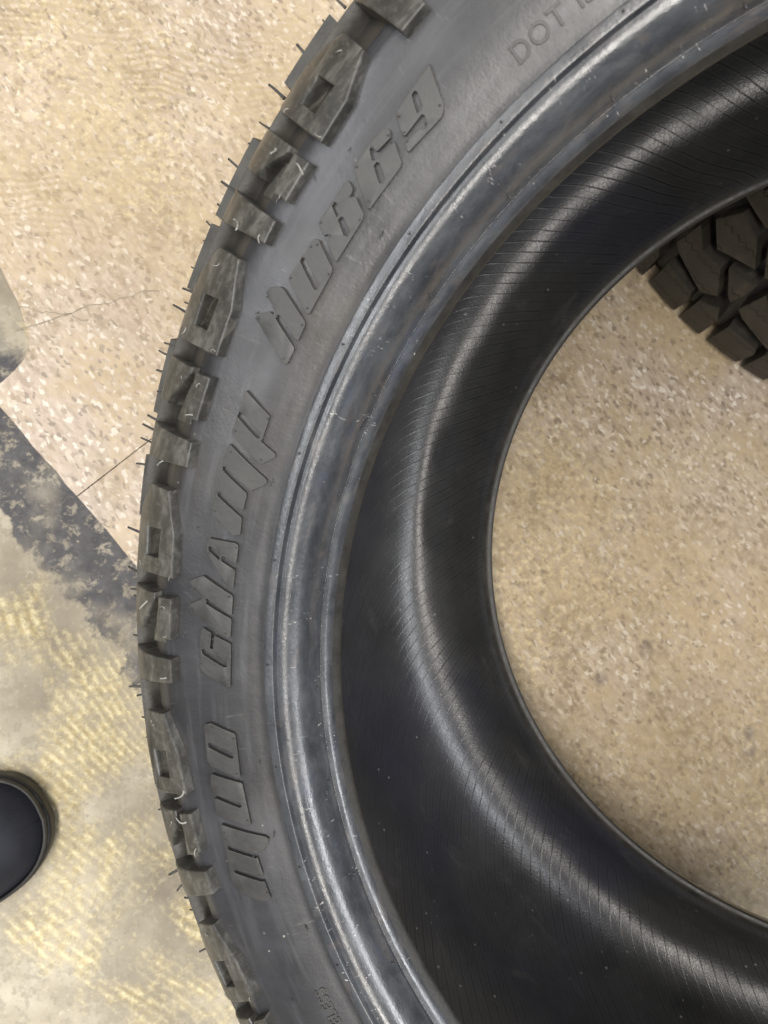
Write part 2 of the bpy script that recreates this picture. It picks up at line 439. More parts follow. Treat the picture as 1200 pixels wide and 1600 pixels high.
def mat_concrete():
    n = N('bare_concrete_with_adhesive'); o = n.coord(); f = floor_frame(n, o)
    a, b, _ = n.sep(f)
    big = n.noise(o, 9, 5, 0.6)
    conc = n.ramp(big, [(0.34, (0.20, 0.172, 0.128)), (0.5, (0.34, 0.300, 0.228)), (0.66, (0.49, 0.445, 0.355))])
    fine = n.noise(o, 150, 4, 0.7)
    conc = n.mix(n.ramp(fine, [(0.40, 0.65), (0.52, 0.0)]), conc, (0.25, 0.218, 0.165))
    conc = n.mix(n.ramp(n.noise(o, 230, 3, 0.6), [(0.60, 0.0), (0.74, 0.35)]), conc, (0.60, 0.55, 0.45))
    # adhesive patches
    pm = n.noise(n.mapping(o, loc=(0.31, 0.12, 0)), 8.5, 6, 0.62, 0.3)
    rid = ridges(n, o, R(-42), 46.0, 0.4)
    crumb = n.noise(o, 210, 4, 0.7)
    ye = n.math('ADD', n.math('MULTIPLY', pm, 1.35), n.math('MULTIPLY', n.math('MULTIPLY', rid, n.ramp(n.noise(n.mapping(o, loc=(0.9, 0.4, 0)), 7, 3), [(0.38, 0.05), (0.62, 0.8)])), 0.045))
    ye = n.math('ADD', ye, n.math('MULTIPLY', crumb, 0.25))
    ym = n.ramp(ye, [(0.79, 0.0), (0.92, 1.0)])
    yc = n.ramp(n.math('ADD', n.math('MULTIPLY', crumb, 0.72), n.math('MULTIPLY', rid, 0.28)), [(0.32, (0.40, 0.31, 0.14)), (0.48, (0.62, 0.51, 0.265)), (0.64, (0.80, 0.70, 0.43))])
    ym = n.math('MULTIPLY', ym, n.ramp(n.noise(o, 170, 4, 0.75), [(0.36, 0.15), (0.56, 1.0)]))
    base = n.mix(n.math('MULTIPLY', ym, 0.66), conc, yc)
    # black mastic strip beside the tiles
    edge = n.math('MULTIPLY', n.math('SUBTRACT', n.noise(o, 28, 5, 0.65), 0.5), 0.060)
    bb = n.math('ADD', b, edge)
    strip = n.ramp(n.math('ADD', n.math('MULTIPLY', bb, 8.0), 0.5), [(0.055, 0.0), (0.085, 1.0), (0.72, 1.0), (0.80, 0.0)])
    worn = n.ramp(n.noise(o, 85, 6, 0.75, 0.3), [(0.52, 1.0), (0.60, 0.30)])
    worn2 = n.ramp(n.noise(n.mapping(o, loc=(0.5, 0.2, 0)), 14, 4, 0.6), [(0.50, 1.0), (0.68, 0.35)])
    mast = n.ramp(n.noise(o, 90, 5, 0.6), [(0.3, (0.045, 0.044, 0.049)), (0.7, (0.100, 0.097, 0.102))])
    sm = n.math('MULTIPLY', strip, n.math('MAXIMUM', n.math('MULTIPLY', worn, worn2), 0.25))
    base = n.mix(sm, base, mast)
    h = n.math('ADD', n.math('MULTIPLY', ym, n.math('ADD', n.math('MULTIPLY', rid, 0.7), 0.5)), n.math('MULTIPLY', fine, 0.7))
    return n.done(base, 0.62, n.bump(h, 0.6, 0.0012), 0.35)

def mat_tile():
    n = N('streaked_vinyl_tile'); o = n.coord(); f = floor_frame(n, o)
    oi = n.new('ShaderNodeObjectInfo').outputs['Random']
    fd = n.new('ShaderNodeVectorMath', operation='MULTIPLY_ADD')
    n.lk(n.noise(f, 130, 3, 0.6, out='Color'), fd.inputs[0]); fd.inputs[1].default_value = (0.007, 0.007, 0); n.lk(f, fd.inputs[2])
    fw = fd.outputs[0]
    c1 = n.sep(n.voronoi(n.mapping(fw, rot=(0, 0, R(-4)), scale=(1.0, 2.1, 1.0)), 135, out='Color'))[0]
    base = n.ramp(c1, [(0.0, (0.33, 0.26, 0.20)), (0.12, (0.42, 0.34, 0.27)), (0.40, (0.48, 0.395, 0.32)), (0.85, (0.53, 0.44, 0.365)), (1.0, (0.66, 0.58, 0.49))])
    st = n.noise(n.mapping(f, rot=(0, 0, R(-6)), scale=(1.0, 2.8, 1.0)), 80, 4, 0.62, 0.5)
    base = n.mix(n.ramp(st, [(0.36, 0.6), (0.46, 0.0)]), base, (0.31, 0.245, 0.19))
    base = n.mix(n.ramp(st, [(0.54, 0.0), (0.68, 0.6)]), base, (0.70, 0.61, 0.52))
    c2 = n.sep(n.voronoi(n.mapping(fw, rot=(0, 0, R(14)), scale=(1.0, 1.8, 1.0), loc=(2, 1, 0)), 230, out='Color'))[1]
    base = n.mix(n.ramp(c2, [(0.915, 0.0), (0.935, 0.8)]), base, (0.80, 0.74, 0.66))
    base = n.mix(n.ramp(c2, [(0.07, 0.8), (0.085, 0.0)]), base, (0.19, 0.15, 0.125))
    base = n.mix(n.math('MULTIPLY', oi, 0.22), base, (0.50, 0.40, 0.30))
    # film of old yellow adhesive and dirt left on the tiles
    fm = n.noise(n.mapping(o, loc=(0.13, -0.02, 0)), 4.2, 5, 0.6, 0.2)
    rv = n.mapping(o, loc=(0.115, -0.405, 0))
    wob = n.new('ShaderNodeVectorMath', operation='MULTIPLY_ADD')
    n.lk(n.noise(o, 14, 2, 0.5, out='Color'), wob.inputs[0]); wob.inputs[1].default_value = (0.035, 0.035, 0); n.lk(rv, wob.inputs[2])
    ring = n.wave(wob.outputs[0], 52.0, 1.4, 40.0, 2, rings=True)
    rid = ring
    crumb = n.noise(o, 180, 4, 0.7)
    mk = n.math('ADD', n.math('MULTIPLY', fm, 1.3), n.math('ADD', 0.08, n.math('MULTIPLY', crumb, 0.22)))
    px, py, _ = n.sep(o)
    dx = n.math('DIVIDE', n.math('ADD', px, 0.16), 0.085); dy = n.math('DIVIDE', n.math('ADD', py, -0.14), 0.12)
    clean = n.math('ADD', n.math('MULTIPLY', dx, dx), n.math('MULTIPLY', dy, dy))
    clean = n.math('SUBTRACT', 1.0, n.math('MULTIPLY', clean, 0.5), clamp=True)
    mk = n.math('SUBTRACT', mk, n.math('MULTIPLY', clean, 0.30))
    film = n.ramp(mk, [(0.68, 0.0), (0.98, 0.66)])
    film = n.math('MULTIPLY', film, n.ramp(crumb, [(0.36, 0.35), (0.56, 1.0)]))
    rmask = n.ramp(n.noise(n.mapping(o, loc=(0.02, 0.61, 0)), 9, 3, 0.55), [(0.46, 0.0), (0.60, 1.0)])
    rx_, ry_, _ = n.sep(rv)
    far = n.math('ADD', n.math('MULTIPLY', rx_, rx_), n.math('MULTIPLY', ry_, ry_))
    rmask = n.math('MULTIPLY', rmask, n.ramp(n.math('MULTIPLY', far, 10.0), [(0.12, 1.0), (0.38, 0.0)]))
    comb_ = n.math('MULTIPLY', n.math('MULTIPLY', n.ramp(rid, [(0.35, 0.0), (0.75, 1.0)]), rmask), n.ramp(crumb, [(0.38, 0.1), (0.55, 1.0)]))
    fc = n.ramp(crumb, [(0.36, (0.24, 0.175, 0.075)), (0.50, (0.45, 0.35, 0.18)), (0.64, (0.72, 0.60, 0.35))])
    base = n.mix(film, base, fc)
    base = n.mix(n.math('MULTIPLY', comb_, 0.55), base, (0.30, 0.225, 0.11))
    wide = n.noise(n.mapping(o, loc=(0.7, 0.55, 0)), 5.5, 4, 0.55, 0.2)
    base = n.mix(n.ramp(wide, [(0.46, 0.0), (0.68, 0.40)]), base, (0.36, 0.265, 0.145))
    soft = n.ramp(n.noise(n.mapping(o, loc=(0.2, 0.9, 0)), 11, 5, 0.6, 0.4), [(0.44, 0.0), (0.60, 0.75)])
    soft = n.math('MULTIPLY', soft, n.ramp(c2, [(0.12, 0.25), (0.30, 1.0), (0.70, 1.0), (0.90, 0.3)]))
    base = n.mix(soft, base, n.mix(n.noise(o, 90, 5, 0.75), (0.34, 0.255, 0.145), (0.62, 0.50, 0.32)))
    grime = n.ramp(n.noise(n.mapping(o, loc=(1.1, 0.3, 0)), 13, 6, 0.7, 0.3), [(0.48, 0.0), (0.64, 0.62)])
    grime = n.math('MULTIPLY', grime, n.ramp(n.noise(o, 120, 4, 0.7), [(0.46, 0.0), (0.54, 1.0)]))
    base = n.mix(grime, base, (0.27, 0.205, 0.125))
    spots = n.math('MULTIPLY', n.ramp(n.math('ADD', n.voronoi(n.mapping(o, loc=(0.04, 0.02, 0)), 17), n.math('MULTIPLY', n.math('SUBTRACT', n.noise(o, 110, 4), 0.5), 0.22)), [(0.05, 1.0), (0.16, 0.0)]), n.ramp(n.noise(o, 9, 3), [(0.50, 0.0), (0.58, 1.0)]))
    base = n.mix(n.math('MULTIPLY', spots, 0.7), base, (0.14, 0.12, 0.11))
    h = n.math('ADD', n.math('MULTIPLY', comb_, -1.0), n.math('MULTIPLY', crumb, 0.6))
    rg = n.ramp(n.noise(o, 40, 4), [(0.3, 0.40), (0.7, 0.58)])
    return n.done(base, rg, n.bump(h, 0.30, 0.0008), 0.45)

M_side, M_lug, M_letter, M_bead, M_liner = mat_sidewall(), mat_lug(), mat_letter(), mat_bead(), mat_liner()
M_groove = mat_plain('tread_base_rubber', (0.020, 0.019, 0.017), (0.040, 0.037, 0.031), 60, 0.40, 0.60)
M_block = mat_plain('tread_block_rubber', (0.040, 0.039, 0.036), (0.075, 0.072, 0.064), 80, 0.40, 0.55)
M_hair = mat_plain('vent_spew_rubber', (0.030, 0.030, 0.030), (0.055, 0.055, 0.055), 200, 0.35, 0.45)
M_nub = mat_plain('cut_spew_rubber', (0.16, 0.155, 0.145), (0.30, 0.29, 0.27), 200, 0.35, 0.5)
M_block2 = mat_block2()
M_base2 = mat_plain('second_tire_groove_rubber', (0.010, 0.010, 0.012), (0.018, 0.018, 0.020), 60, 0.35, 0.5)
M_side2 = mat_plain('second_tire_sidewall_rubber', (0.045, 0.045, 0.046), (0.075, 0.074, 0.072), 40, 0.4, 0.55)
M_concrete, M_tile = mat_concrete(), mat_tile()
M_crack = mat_plain('floor_crack_dirt', (0.20, 0.165, 0.12), (0.32, 0.27, 0.20), 120, 0.6, 0.8)
M_toe = mat_plain('bead_toe_rubber', (0.012, 0.0115, 0.010), (0.026, 0.024, 0.020), 70, 0.42, 0.6)
# ------------------------------------------------------------------ the floor
floor_me = mesh_from('floor', [(-4, -4, -0.003), (4, -4, -0.003), (4, 4, -0.003), (-4, 4, -0.003)], [(0, 1, 2, 3)])
floor = tag(link('floor', floor_me, M_concrete), kind='structure')
CA, SA = math.cos(FA), math.sin(FA)
def tile_map(x, y, h):   # tile frame (mm) -> world (m)
    return Vector((OX + (x * CA - y * SA) * MM, OY + (x * SA + y * CA) * MM, h * MM))

TS = 304.8
def rough_line(p, q, step=9, amp=0.35):
    n = max(2, int(math.dist(p, q) / step))
    nx, ny = -(q[1] - p[1]), (q[0] - p[0])
    l = math.hypot(nx, ny)
    out = []
    for i in range(n):
        t = i / n
        d = random.gauss(0, amp) if i else 0
        out.append((p[0] + (q[0]-p[0]) * t + nx / l * d, p[1] + (q[1]-p[1]) * t + ny / l * d))
    return out
for ia in range(-5, 6):
    for ib in range(0, 7):
        gl = 0.40 if (ib == 0 and ia == 0) else 0.01
        gr = 0.40 if (ib == 0 and ia == -1) else 0.01
        x0, x1, y0, y1 = ia * TS + gl, (ia + 1) * TS - gr, ib * TS + 0.01, (ib + 1) * TS - 0.01
        pts = [(x0, y0), (x1, y0), (x1, y1), (x0, y1)]
        if ia == -1 and ib == 0:   # the tile with a broken edge
            pts = [(x0, y0), (-252, y0), (-244, 38), (-216, 68), (-180, 70), (-150, 63), (-127, 54), (-117, 47), (-111, 37), (-107, 14), (-104, y0), (x1, y0), (x1, y1), (x0, y1)]
        amp = 0.5 if ib == 0 else 0.0
        out = []
        for i in range(len(pts)):
            out += rough_line(pts[i], pts[(i + 1) % len(pts)], 12, amp if pts[i][1] < 100 and pts[(i+1) % len(pts)][1] < 100 else 0.0)
        me = slab('floor_tile', out, [], -4.2, 0.0, 0.30 if (ib == 0 and ia in (-1, 0)) else 0.0, tile_map)
        link('floor_tile', me, M_tile, floor)

def crack(points, w):
    vs, fs = [], []
    for i, (x, y) in enumerate(points):
        ww = w * random.uniform(0.5, 1.2)
        p, q = points[max(i-1, 0)], points[min(i+1, len(points)-1)]
        nx, ny = -(q[1]-p[1]), q[0]-p[0]
        l = math.hypot(nx, ny)
        vs += [(x + nx/l*ww, y + ny/l*ww, 0.00016), (x - nx/l*ww, y - ny/l*ww, 0.00016)]
    for i in range(len(points) - 1):
        fs.append((2*i, 2*i+1, 2*i+3, 2*i+2))
    return link('floor_crack', mesh_from('floor_crack', vs, fs), M_crack, floor)
def jag(p, q, n=14, amp=0.0012):
    return [(p[0]+(q[0]-p[0])*i/n + random.gauss(0, amp), p[1]+(q[1]-p[1])*i/n + random.gauss(0, amp)) for i in range(n+1)]
crack(jag((-0.189, 0.197), (-0.082, 0.236)), 0.0005)
crack(jag((-0.192, 0.215), (-0.140, 0.208)), 0.00045)

# ------------------------------------------------------------------ the leaning tire
def empty(name, mat):
    o = bpy.data.objects.new(name, None)
    o.empty_display_size = 0.1
    col.objects.link(o)
    o.matrix_world = mat
    return o

E1 = Vector((0.8410033823492222, -0.03274642374416702, 0.540037945527104))
E2 = Vector((-0.10058255605460721, 0.9713021784027975, 0.21553474812081247))
E3 = Vector((-0.5315980251042038, -0.23558384911098584, 0.8135746983180848))
TC = Vector((0.252217149, -0.064152381, CAM_H - 0.213547674))
TM = Matrix(((E1.x, E2.x, E3.x, TC.x), (E1.y, E2.y, E3.y, TC.y), (E1.z, E2.z, E3.z, TC.z), (0, 0, 0, 1)))
tire = empty('tire', TM)
tag(tire, 'black tire with raised lettering and chunky shoulder lugs, leaning over the streaked floor', 'tire', 'tires')

W = 254.0
def flip(p):                      # the far side of the tire: same profile, mirrored in the middle plane
    return [(r, -W - z) for r, z in p][::-1]

BEAD = [(254.0, -0.6), (254.2, 0.4), (254.9, 1.8), (256.0, 3.7)]
BEAD2 = [(256.0, 3.7), (256.7, 5.2), (257.8, 6.7), (259.2, 7.8)]
SEAM = [(259.2, 7.8), (259.7, 7.6), (259.9, 8.6)]
BEAD3 = [(259.9, 8.6), (260.9, 11.0), (262.1, 14.8), (264.2, 18.9), (267.2, 22.0), (269.9, 23.5), (272.0, 23.8)]
RIB = [(272.0, 23.8), (272.6, 25.6), (273.2, 26.2), (276.2, 26.6), (276.8, 26.1), (277.4, 24.6)]
SIDE = [(277.4, 24.6), (280, 25.3), (285, 27.2), (295, 30.5), (308, 32.8), (316, 33.9), (321, 34.0), (325, 33.0)]
SHLD = [(325, 33.0), (330, 29.0), (335, 23.8), (339, 19.6)]
SHLD2 = [(339, 19.6), (341.6, 22.6), (344.6, 24.6), (345.8, 24.0), (350, 17.0), (355, 6.5), (359, -6), (361, -22), (361.6, -60), (362, -127)]

def cat(*ps):
    out = []
    for p in ps:
        q = catmull(p, 5)
        out.append(q if not out else q[1:])
    return np.concatenate(out)
bead_p = cat(BEAD2, SEAM, BEAD3, RIB)
revolve('bead_toe', cat(BEAD), M_toe, tire, 540)
revolve('bead_toe', [(r, -W - z) for r, z in cat(BEAD)[::-1]], M_toe, tire, 360)
revolve('bead', bead_p, M_bead, tire, 540)
revolve('sidewall', cat(SIDE), M_side, tire, 540)
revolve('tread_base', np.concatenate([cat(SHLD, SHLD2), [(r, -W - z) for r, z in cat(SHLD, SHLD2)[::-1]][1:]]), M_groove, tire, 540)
revolve('sidewall', [(r, -W - z) for r, z in cat(SIDE)[::-1]], M_side, tire, 180)
revolve('bead', [(r, -W - z) for r, z in bead_p[::-1]], M_bead, tire, 360)
LTOE = [(254.0, -253.4), (254.9, -252.2), (257.4, -251.4), (261.0, -251.9)]
LINER = [(261.0, -251.9), (265, -253.4), (270.5, -257), (278, -262.4), (287, -267.7), (298, -271.5), (310, -272),
         (322, -268), (333, -259), (342, -245), (348, -226), (351, -195), (352, -127), (351, -59), (348, -28), (342, -9), (333, 5), (320, 14),
         (305, 17.5), (290, 16), (276, 10), (266, 3.0), (259, -1.6), (256, -1.8), (254.0, -0.6)]
def liner_wobble(a, r, z):
    low = 1 / (1 + np.exp((z + 235) / 5.0)) * np.clip((r - 268) / 14, 0, 1)
    d = np.degrees(a)
    g = np.exp(-((d - 170) / 11.0) ** 2) * np.exp(-((r - 321) / 10.0) ** 2) * -2.4
    g = g + np.exp(-((d - 215) / 16.0) ** 2) * np.exp(-((r - 300) / 9.0) ** 2) * -0.9
    w = 0.30 * np.sin(5 * a + 0.6 + r * 0.05) + 0.22 * np.sin(13 * a + 2.0 - r * 0.08) + 0.12 * np.sin(31 * a + r * 0.15)
    return 0 * (a + r), (g + w) * low
revolve('bead_toe', catmull(LTOE, 5), M_toe, tire, 360)
revolve('inner_liner', catmull(LINER, 6), M_liner, tire, 540, liner_wobble)

# shoulder lugs --------------------------------------------------
LUGP = Profile([(306, 38.2), (313, 38.9), (318, 38.6), (326, 37.1), (335, 33.8), (343, 27.6), (350, 18.4), (355.5, 9.0), (360, -2.5), (363, -16), (364.5, -30)])
RX = 335.0
def lug_mesh(name, outline, holes, scale, depth=12.0, bev=0.75, drop=0.0, top=0.0):
    def cv(p): return (R(p[0] * scale) * RX, LUGP.s_of_r(p[1]))
    s_hi = [LUGP.s_of_r(r) for r in (318, 322, 326, 330, 334, 338, 342, 346, 350, 353, 356, 359)]
    def mp(x, s, h):
        if drop: h -= drop
        return LUGP.at(x / RX, s, h)
    o = [cv(p) for p in outline]
    hs = [[cv(p) for p in q] for q in holes]
    xs = [q[0] for q in o]
    me = slab(name, o, hs, -depth, top, bev, mp, s_hi, list(np.arange(min(xs) + 6, max(xs), 6.0)))
    smooth_by_angle(me, 14)
    return me
BIG = [(0.1, 335.5), (-0.1, 322.6), (3.1, 316.2), (6.45, 315.5), (6.9, 344), (7.0, 362), (4.0, 362), (3.4, 345)]
BIGH = [(3.25, 333.6), (3.0, 324.4), (5.25, 324.6), (5.4, 332.8)]
TRI = [(8.4, 343.5), (8.05, 325.8), (8.5, 325.6), (11.35, 335.2), (11.5, 344), (11.6, 361), (9.3, 361)]
SRE = [(8.25, 323.2), (8.05, 315.2), (11.4, 315.6), (11.5, 322.6)]
RAMP = [(9.3, 327.5), (9.0, 322.5), (12.1, 322.0), (12.2, 330.6)]
REC = [(13.3, 343), (13.0, 315.4), (14.95, 315.3), (15.8, 343.5), (15.9, 361), (13.4, 361)]
LM = {}
for key, sc in (('n', 1.0), ('s', 0.85)):
    LM[key] = [('shoulder_lug', lug_mesh('shoulder_lug', BIG, [BIGH], sc)),
               ('wedge_lug', lug_mesh('wedge_lug', TRI, [], sc)),
               ('small_lug', lug_mesh('small_lug', SRE, [], sc)),
               ('ramp_lug', lug_mesh('ramp_lug', RAMP, [], sc, 8.0, 0.4, 3.6)),
               ('square_lug', lug_mesh('square_lug', REC, [], sc))]
starts = [130.0, 144.6, 161.9, 179.7, 197.45]
rest = (490.0 - 197.45) / 17
starts += [197.45 + rest * i for i in range(1, 17)]
for side in (0, 1):
    for i, a in enumerate(starts):
        key = 's' if i == 0 else 'n'
        for nm, me in LM[key]:
            o = link(nm, me, M_lug, tire)
            if side == 0: o.rotation_euler = (0, 0, R(a))
            else:
                o.rotation_euler = (math.pi, 0, R(-a + 8)); o.location = (0, 0, -W * MM)

# tread blocks behind the shoulder ---------------------------------
def tread_mesh(name, outline, r0, r1, half, mid, crown=3.0, bev=0.8, cuts=5.0):
    o = [(R(a) * 360, z) for a, z in outline]
    if sum(o[i-1][0]*o[i][1]-o[i][0]*o[i-1][1] for i in range(len(o))) < 0: o = o[::-1]
    def mp(x, z, h):
        t = x / 360.0
        r = h - crown * abs((z - mid) / half) ** 4
        return Vector((r * math.cos(t), r * math.sin(t), z)) * MM
    xs = [q[0] for q in o]; zs = [q[1] for q in o]
    me = slab(name, o, [], r0, r1, bev, mp, list(np.arange(min(zs) + 8, max(zs), 9.0)), list(np.arange(min(xs) + cuts, max(xs), cuts)))
    smooth_by_angle(me, 30)
    return me
TB = [tread_mesh('tread_block', [(0.2, -3), (4.9, -3), (6.0, -40), (4.6, -58), (0.8, -52)], 357, 371.8, 124, -127),
      tread_mesh('tread_block', [(8.7, -3), (14.2, -3), (15.4, -36), (13.0, -60), (8.2, -46)], 357, 371.8, 124, -127)]
TBC = [tread_mesh('tread_block', [(1.0, -66), (6.0, -70), (8.6, -120), (6.0, -124), (2.0, -112)], 357, 371.8, 124, -127),
       tread_mesh('tread_block', [(9.6, -64), (14.6, -70), (16.6, -112), (13.0, -124), (10.4, -118)], 357, 371.8, 124, -127)]
for side in (0, 1):
    for i, a in enumerate(starts):
        for me in TB + TBC:
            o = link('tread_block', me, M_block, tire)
            if side == 0: o.rotation_euler = (0, 0, R(a))
            else:
                o.rotation_euler = (math.pi, 0, R(-a + 8)); o.location = (0, 0, -W * MM)

# raised lettering -------------------------------------------------
SIDEP = Profile(SIDE, 10)
def letter_mesh(outline, holes):
    mid = sum(p[0] for p in outline) / len(outline)
    def cv(p): return (R(p[0] - mid) * 300, SIDEP.s_of_r(p[1]))
    def mp(x, s, h): return SIDEP.at(x / 300 + R(mid), s, h)
    o = inset([cv(p) for p in outline], 0.16)
    me = slab('raised_letter', o, [inset([cv(p) for p in q], -0.26) for q in holes], -0.6, 1.9, 0.18, mp,
              [SIDEP.s_of_r(r) for r in (286, 290, 294, 298, 302, 306, 310)])
    smooth_by_angle(me, 16)
    return me
nub_v, nub_f = [], []
def add_nub(P, up, rad, ht):
    up = up.normalized(); a = up.orthogonal().normalized(); b = up.cross(a)
    base = len(nub_v); k = 6
    for ring, (q, hh) in enumerate(((1.0, -0.2), (0.9, 0.75), (0.5, 1.0))):
        for j in range(k):
            t = j / k * 2 * math.pi
            nub_v.append(tuple(P + (a * math.cos(t) + b * math.sin(t)) * rad * q + up * ht * hh))
    for ring in range(2):
        for j in range(k):
            i0 = base + ring*k + j; i1 = base + ring*k + (j+1) % k
            nub_f.append((i0, i1, i1 + k, i0 + k))
    nub_f.append(tuple(base + 2*k + j for j in range(k)))
for ch, outl, holes in LETTERS:
    link('raised_letter', letter_mesh(outl, holes), M_letter, tire)
    mx = sum(p[0] for p in outl) / len(outl); my = sum(p[1] for p in outl) / len(outl)
    for p in outl[::max(1, len(outl) // 4)]:
        th, rr = p[0] + (mx - p[0]) * 0.16, p[1] + (my - p[1]) * 0.14
        s = SIDEP.s_of_r(rr)
        add_nub(SIDEP.at(R(th), s, 1.9), SIDEP.at(R(th), s, 5) - SIDEP.at(R(th), s, 0), 0.00040, 0.0008)

def char_mesh(ch, size):
    c = bpy.data.curves.new('glyph', 'FONT')
    c.body = ch; c.size = size; c.extrude = 0.35; c.bevel_depth = 0.08; c.bevel_resolution = 0; c.resolution_u = 4
    o = bpy.data.objects.new('glyph', c)
    col.objects.link(o)
    dg = bpy.context.evaluated_depsgraph_get()
    me = bpy.data.meshes.new_from_object(o.evaluated_get(dg))
    bpy.data.objects.remove(o); bpy.data.curves.remove(c)
    return me
def sidewall_text(txt, th0, r0, size, gap, space):
    x = 0.0
    for ch in txt:
        if ch == ' ': x += space; continue
        me = char_mesh(ch, size)
        xs = [v.co.x for v in me.vertices]; lo, hi = min(xs), max(xs)
        for v in me.vertices:
            X, Y, Z = v.co.x - lo + x, v.co.y, v.co.z
            s = SIDEP.s_of_r(r0 + Y)
            v.co = SIDEP.at(R(th0) - X / r0, s, Z + 0.12)
        me.update()
        link('raised_letter', me, M_letter, tire)
        x += hi - lo + gap
sidewall_text('DOT 15', 123.75, 283.7, 8.6, 0.9, 3.4)
sidewall_text('TUBELESS', 211.3, 286.3, 6.6, 0.8, 3.0)

# vent spews: rubber hairs on the shoulder and cut ones on the lugs --------
def hair_mesh(bend, k=5, rad=0.080):
    vs, fs, nseg = [], [], 6
    for i in range(nseg + 1):
        t = i / nseg
        c = Vector((bend * t * t, bend * 0.4 * math.sin(t * 3), t - 0.08))
        rr = rad * (1 - 0.25 * t) * (1.35 if i == 0 else 1)
        for j in range(k):
            q = j / k * 2 * math.pi
            vs.append(c + Vector((math.cos(q) * rr, math.sin(q) * rr, 0)))
    for i in range(nseg):
        for j in range(k):
            fs.append((i*k+j, i*k+(j+1) % k, (i+1)*k+(j+1) % k, (i+1)*k+j))
    fs.append(tuple(nseg*k+j for j in range(k)))
    return mesh_from('vent_spew', vs, fs)
HAIR = [hair_mesh(b) for b in (0.0, 0.08, -0.12, 0.25, -0.35)]
HAIRC = [hair_mesh(b, rad=0.12) for b in (0.1, 0.5, -0.6, 0.8)]
for m_ in HAIR: m_.materials.append(M_hair)
for m_ in HAIRC: m_.materials.append(M_nub)
def place_hair(me, P, d, length):
    o = bpy.data.objects.new('vent_spew', me)
    col.objects.link(o); o.parent = tire
    q = d.to_track_quat('Z', 'Y')
    o.matrix_local = Matrix.Translation(P) @ q.to_matrix().to_4x4() @ Matrix.Rotation(random.uniform(0, 6.28), 4, 'Z') @ Matrix.Scale(length, 4)
th = 118.0
while th < 118 + 360:
    inview = 122 < th < 212
    a = R(th)
    rad = Vector((math.cos(a), math.sin(a), 0)); tan = Vector((-math.sin(a), math.cos(a), 0))
    low = random.random() < 0.55
    rr, zz = (369.0, random.uniform(-13, -6)) if (low and th < 178) else (random.choice((356.0, 353.0, 358.5)), 0)
    if rr < 365: zz = float(np.interp(rr, LUGP.p[:, 0], LUGP.p[:, 1])) - 0.5
    P = (rad * rr + Vector((0, 0, zz))) * MM
    droop = 0.55 if th > 182 else 0.12
    d = rad + tan * random.gauss(0.10 if th > 180 else -0.08, droop * 0.45) + Vector((0, 0, random.uniform(-0.05, 0.30) + (0.25 if th > 178 else 0)))
    place_hair(random.choice(HAIR[:3] if th < 182 else HAIR), P, d, random.choice((0.0070, 0.0080, 0.0088, 0.0062, 0.0045)) * random.uniform(0.9, 1.15))
    th += random.uniform(0.8, 2.2) if inview else random.uniform(4.5, 7.5)
for i, a in enumerate(starts):
    k = 0.85 if i == 0 else 1.0
    view = 120 < a < 205
    for (da, r) in (((0.9, 331), (6.3, 317.5), (6.2, 338), (9.0, 331), (8.9, 319), (11.2, 318.2), (14.6, 318), (15.3, 330)) if view else ((6.3, 317.5), (11.2, 318.2))):
        if random.random() < 0.15: continue
        s = LUGP.s_of_r(r + random.uniform(-1, 1)); t = R(a + da * k + random.uniform(-0.15, 0.15))
        P = LUGP.at(t, s, 0.0); up = (LUGP.at(t, s, 5) - P).normalized()
        tan = Vector((-math.sin(t), math.cos(t), 0))
        d = up * random.uniform(0.3, 0.9) + tan * random.gauss(0.5, 0.6) + Vector((math.cos(t), math.sin(t), 0)) * random.gauss(0, 0.5)
        place_hair(random.choice(HAIRC), P, d, random.choice((0.0016, 0.0022, 0.0030, 0.0042)))
for (t, r, ln) in ((134.6, 308.5, .002), (117.5, 297, .003), (137.5, 283.5, .004), (158.5, 283.0, .0035), (190.5, 283, .0035), (199.5, 283, .004),
                   (205.0, 302, .004), (164.0, 309, .002), (147.0, 309.0, .0025), (209.5, 283, .004), (172.8, 311.5, .0025), (183.8, 283, .003)):
    s = SIDEP.s_of_r(r); P = SIDEP.at(R(t), s, 0); up = (SIDEP.at(R(t), s, 5) - P).normalized()
    tan = Vector((-math.sin(R(t)), math.cos(R(t)), 0))
    place_hair(HAIR[3], P, up * 0.7 + tan * random.gauss(0.4, 0.3), ln)
# short dark nubs on the bead rib and the bead edge
def nub_ring(prof, idx_r, step, rad, ht, off):
    p = Profile(prof, 6)
    a = off
    while a < 360 + off:
        s = p.s_of_r(idx_r); P = p.at(R(a), s, 0)
        link_nub.append((P, p.at(R(a), s, 5) - P, rad, ht))
        a += step
link_nub = []
nub_ring([(273.2, 26.2), (274.5, 26.4), (276.2, 26.6)], 274.8, 9.6, 0.00045, 0.0016, 2.0)
nub_ring(BEAD3, 260.8, 9.6, 0.0004, 0.0014, 5.0)
for P, up, rad, ht in link_nub:
    add_nub(P, up, rad, ht)
nubs = link('vent_nubs', mesh_from('vent_nubs', nub_v, nub_f), M_hair, tire)
nubs['kind'] = 'stuff'

